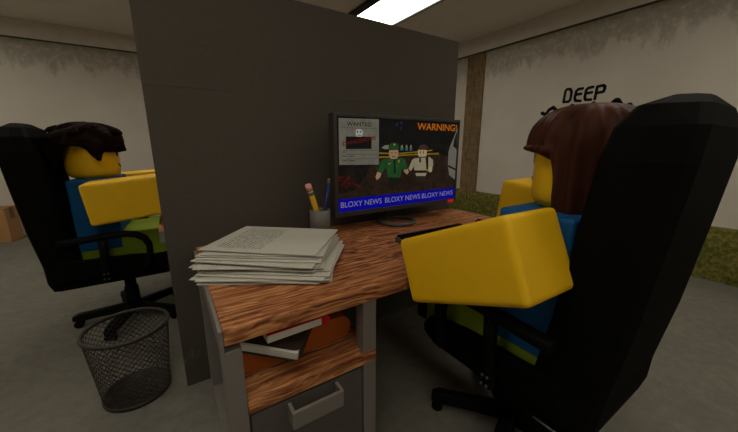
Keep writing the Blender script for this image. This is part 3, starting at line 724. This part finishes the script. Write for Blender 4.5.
# ------------------------------------------------------------------ people (blocky figures)
U = .19
def make_person(name, label, loc, yaw, arms, head_yaw, hair, head_fw=0):
    e = empty(name, (loc[0], loc[1], 0), yaw)
    tz0 = loc[2]; tt = tz0+2*U; e['label'] = label; e['category'] = 'person'
    def lim(b, piv, ang, ay, y0, y1, w=.5, t=.5, bev=.07, zc=0):
        mx = T(*piv) @ Rz(ay) @ Rx(ang); box(b, -w*U, w*U, y0*U, y1*U, (-t+zc)*U, (t+zc)*U, bev*U, 0, mx, 3)
    b = B()
    for s, (ang, ay, fw, k) in zip((-1, 1), arms):
        lim(b, (s*(1+.5*k)*U, fw*U, tt-.5*U), ang, ay, -.5*k, 1.5*k, .5*k, .5*k)
    box(b, -1.10*U, 1.10*U, -.02*U, .30*U, tz0+1.25*U, tt-.28*U, 0)      # shoulders under the shirt
    box(b, -.85*U, .85*U, -.40*U, .40*U, tz0+.05*U, tt-.05*U, 0)
    box(b, -.35*U, .35*U, -.35*U, .35*U, tt-.1*U, tt+.1*U, 0)
    for s in (-1, 1): box(b, (s*.5-.42)*U, (s*.5+.42)*U, -.3*U, 1.75*U, tz0-.42*U, tz0+.42*U, 0)
    hm = T(0, head_fw*U, tt) @ Rz(head_yaw)
    prof = [(0, .0), (.46, .0), (.54, .03), (.60, .10), (.62, .20), (.62, 1.0), (.60, 1.10), (.54, 1.17), (.46, 1.2), (0, 1.2)]
    lathe(b, [(r_*U, z*U) for r_, z in prof], seg=48, mx=hm)
    body = obj('body', b, M['skin'], e)
    rm = body.modifiers.new('r', 'REMESH'); rm.mode = 'VOXEL'; rm.voxel_size = .0062; rm.use_smooth_shade = True
    sm = body.modifiers.new('s', 'SMOOTH'); sm.factor = .5; sm.iterations = 4
    dg = bpy.context.evaluated_depsgraph_get(); me = bpy.data.meshes.new_from_object(body.evaluated_get(dg)); body.modifiers.clear(); body.data = me
    for p in me.polygons: p.use_smooth = True
    b = B(); box(b, -1*U, 1*U, -.5*U, .5*U, tz0, tt, .05*U, 0, None, 3); obj('shirt', b, M['blue'], e)
    for s in (-1, 1):
        b = B(); c = s*.5*U
        box(b, c-.498*U, c+.498*U, -.49*U, 1.88*U, tz0-.5*U, tz0+.5*U, .05*U, 0, None, 3); obj('trouser_leg', b, M['lime'], e)
        b = B(); box(b, c-.505*U, c+.505*U, 1.885*U, 2.13*U, tz0-.5*U, tz0+.505*U, .04*U, 0, None, 3); obj('shoe', b, M['shoe'], e)
    # face
    def patch(nm, pts):
        b = B(); vs = []; rr = .632*U
        for a, z in pts: vs.append(b.verts.new(hm @ Vector((rr*math.sin(R(a)), rr*math.cos(R(a)), z*U))))
        b.faces.new(vs); g_ = bmesh.ops.extrude_face_region(b, geom=b.faces[:]);
        for v in [x for x in g_['geom'] if isinstance(x, bmesh.types.BMVert)]:
            d = hm.inverted() @ v.co; d = Vector((d.x*.95, d.y*.95, d.z)); v.co = hm @ d
        obj(nm, b, M['face'], e)
    for s in (-1, 1):
        patch('eye', [(s*(22+5*math.cos(a)), .68+.085*math.sin(a)) for a in [2*PI*k/12 for k in range(12)]])
        patch('eyebrow', [(s*12, .80), (s*12, .84), (s*34, .94), (s*34, .90)])
    patch('mouth', [(-24, .40), (-12, .34), (0, .325), (12, .34), (24, .40), (24, .36), (12, .29), (0, .275), (-12, .29), (-24, .36)])
    hair(e, hm, tt)
    return e
def long_hair(e, hm, tt):
    b = B(); NA, NT = 144, 40; grid = []
    for i in range(NA):
        th = 360*i/NA; th = th-360 if th > 180 else th; at = abs(th)      # angle from the front
        if at < 80: zl = .76-.10*(at/80)**2
        elif at < 90: zl = .66-(at-80)/10*.94
        else: zl = -.30-.06*math.sin(R(th*5))
        row = []
        for j in range(NT+1):
            q = j/NT
            fl = (.045*math.sin(R(th*9)+.6*math.sin(R(th*4)))+.02*math.sin(R(th*23)))
            if q < .45:
                ph = q/.45*PI/2; rr = .69*math.sin(ph)**.6; z = .86+.54*math.cos(ph)
            else:
                s_ = (q-.45)/.55; z = .86+(zl-.86)*s_
                rr = .69-.01*s_**1.5
                if at < 84: rr = .69+.055*math.sin(s_*PI)-.11*s_**2
            k = min(1, q/.3); rr *= 1+fl*k
            if at < 100: rr *= 1+.03*math.cos(R(at*.9))*min(1, q/.3)
            if j == 0: rr = .001
            a = R(th); row.append(b.verts.new(hm @ Vector((rr*U*math.sin(a), rr*U*math.cos(a), z*U))))
        grid.append(row)
    for i in range(NA):
        for j in range(NT):
            f = b.faces.new([grid[i][j], grid[(i+1) % NA][j], grid[(i+1) % NA][j+1], grid[i][j+1]]); f.smooth = True
    bmesh.ops.remove_doubles(b, verts=b.verts[:], dist=.0006)
    o = obj('hair', b, M['hair'], e); o['label'] = 'long brown hair hanging down the back'
    sd = o.modifiers.new('s', 'SOLIDIFY'); sd.thickness = .010*S; sd.offset = -1
def short_hair(e, hm, tt):
    tab = [(0, .75), (40, .74), (64, .76), (70, .62), (78, .44), (84, .60), (90, .78), (102, .92), (116, .94), (126, .86), (134, .62), (144, .42), (152, .18), (160, .22), (168, .0), (180, .0)]
    def zl_(a):
        for (a0, z0), (a1, z1) in zip(tab, tab[1:]):
            if a <= a1: return z0+(z1-z0)*(a-a0)/(a1-a0)
        return 0
    b = B(); NA, NT = 90, 18; grid = []
    for i in range(NA):
        th = 360*i/NA; th = th-360 if th > 180 else th; at = abs(th); row = []
        for j in range(NT+1):
            q = j/NT; back = max(0, -math.cos(R(th)))
            if q < .5:
                ph = q/.5*PI/2; rr = (.76+.14*back)*math.sin(ph)**.8; z = .95+.52*math.cos(ph)
            else:
                s_ = (q-.5)/.5; zl = zl_(at); z = .95+(zl-.95)*s_; rr = .76+.14*back+.03*math.sin(s_*PI)-.06*s_**2
            v = Vector((math.sin(R(th))*2.6, math.cos(R(th))*2.6, z*2.2))
            tf = noise.noise(v*1.4)*.20+.06*math.sin(R(th*8)+z*5)
            rr *= 1+tf*min(1, q/.3); z += .09*noise.noise(v*1.3+Vector((5, 0, 0)))*(1 if q < .6 else 0)
            if j == 0: rr = .001
            row.append(b.verts.new(hm @ Vector((rr*U*math.sin(R(th)), rr*U*math.cos(R(th)), z*U))))
        grid.append(row)
    for i in range(NA):
        for j in range(NT): b.faces.new([grid[i][j], grid[(i+1) % NA][j], grid[(i+1) % NA][j+1], grid[i][j+1]])
    # loose tufts on top
    rn = random.Random(3)
    for k in range(13):
        a = R(k*27.7); r_ = .25+.42*rn.random(); p = hm @ Vector((r_*U*math.sin(a), r_*U*math.cos(a), (1.40-.42*r_*r_)*U-.012))
        a2 = a+rn.uniform(-.5, .5); L = rn.uniform(.30, .40)*U
        d = (hm.to_3x3() @ Vector((math.sin(a2)*.9, math.cos(a2)*.9, .12))).normalized()
        tube(b, [p, p+d*L*.5+Vector((0, 0, .010)), p+d*L*.85+Vector((0, 0, .004)), p+d*L*1.1-Vector((0, 0, .006))], [.034, .027, .016, .003], 6, smooth=False)
    bmesh.ops.remove_doubles(b, verts=b.verts[:], dist=.0006)
    o = obj('hair', b, M['hair_dark'], e); o['label'] = 'short tousled dark brown hair'
    sd = o.modifiers.new('s', 'SOLIDIFY'); sd.thickness = .008*S; sd.offset = -1
make_person('person', 'blocky yellow-skinned person with long brown hair typing in a blue shirt and lime trousers', (.936, .409, .456), R(0),
            [(-.395, -.02, 0, 1), (.106, .05, .39, 1)], R(0), long_hair, -.08)
make_person('person', 'blocky yellow-skinned person with short dark hair sitting left of the partition in a blue shirt', (-.325, 2.294, .446), R(-94),
            [(.07, .0, .38, 1), (.099, .05, .55, 1.05)], R(9), short_hair, -.06)

# ------------------------------------------------------------------ world, camera, view
w = bpy.data.worlds.new('world'); bpy.context.scene.world = w; w.use_nodes = True
w.node_tree.nodes['Background'].inputs[0].default_value = (.05, .05, .05, 1); w.node_tree.nodes['Background'].inputs[1].default_value = .2
F_PX, PITCH, YAW = 311.0, R(12.86), R(32.85)
cam = bpy.data.cameras.new('camera'); cam.sensor_width = 36; cam.lens = 36*F_PX/738; cam.clip_start = .02
co = bpy.data.objects.new('camera', cam); C.objects.link(co); co.location = (0, 0, S); co.rotation_euler = (PI/2-PITCH, 0, -YAW)
sc = bpy.context.scene; sc.camera = co
sc.view_settings.view_transform = 'Standard'; sc.view_settings.look = 'None'; sc.view_settings.gamma = 1; sc.view_settings.exposure = 0
sc.cycles.max_bounces = 8; sc.cycles.diffuse_bounces = 5; sc.cycles.use_denoising = True; sc.cycles.sample_clamp_indirect = 6
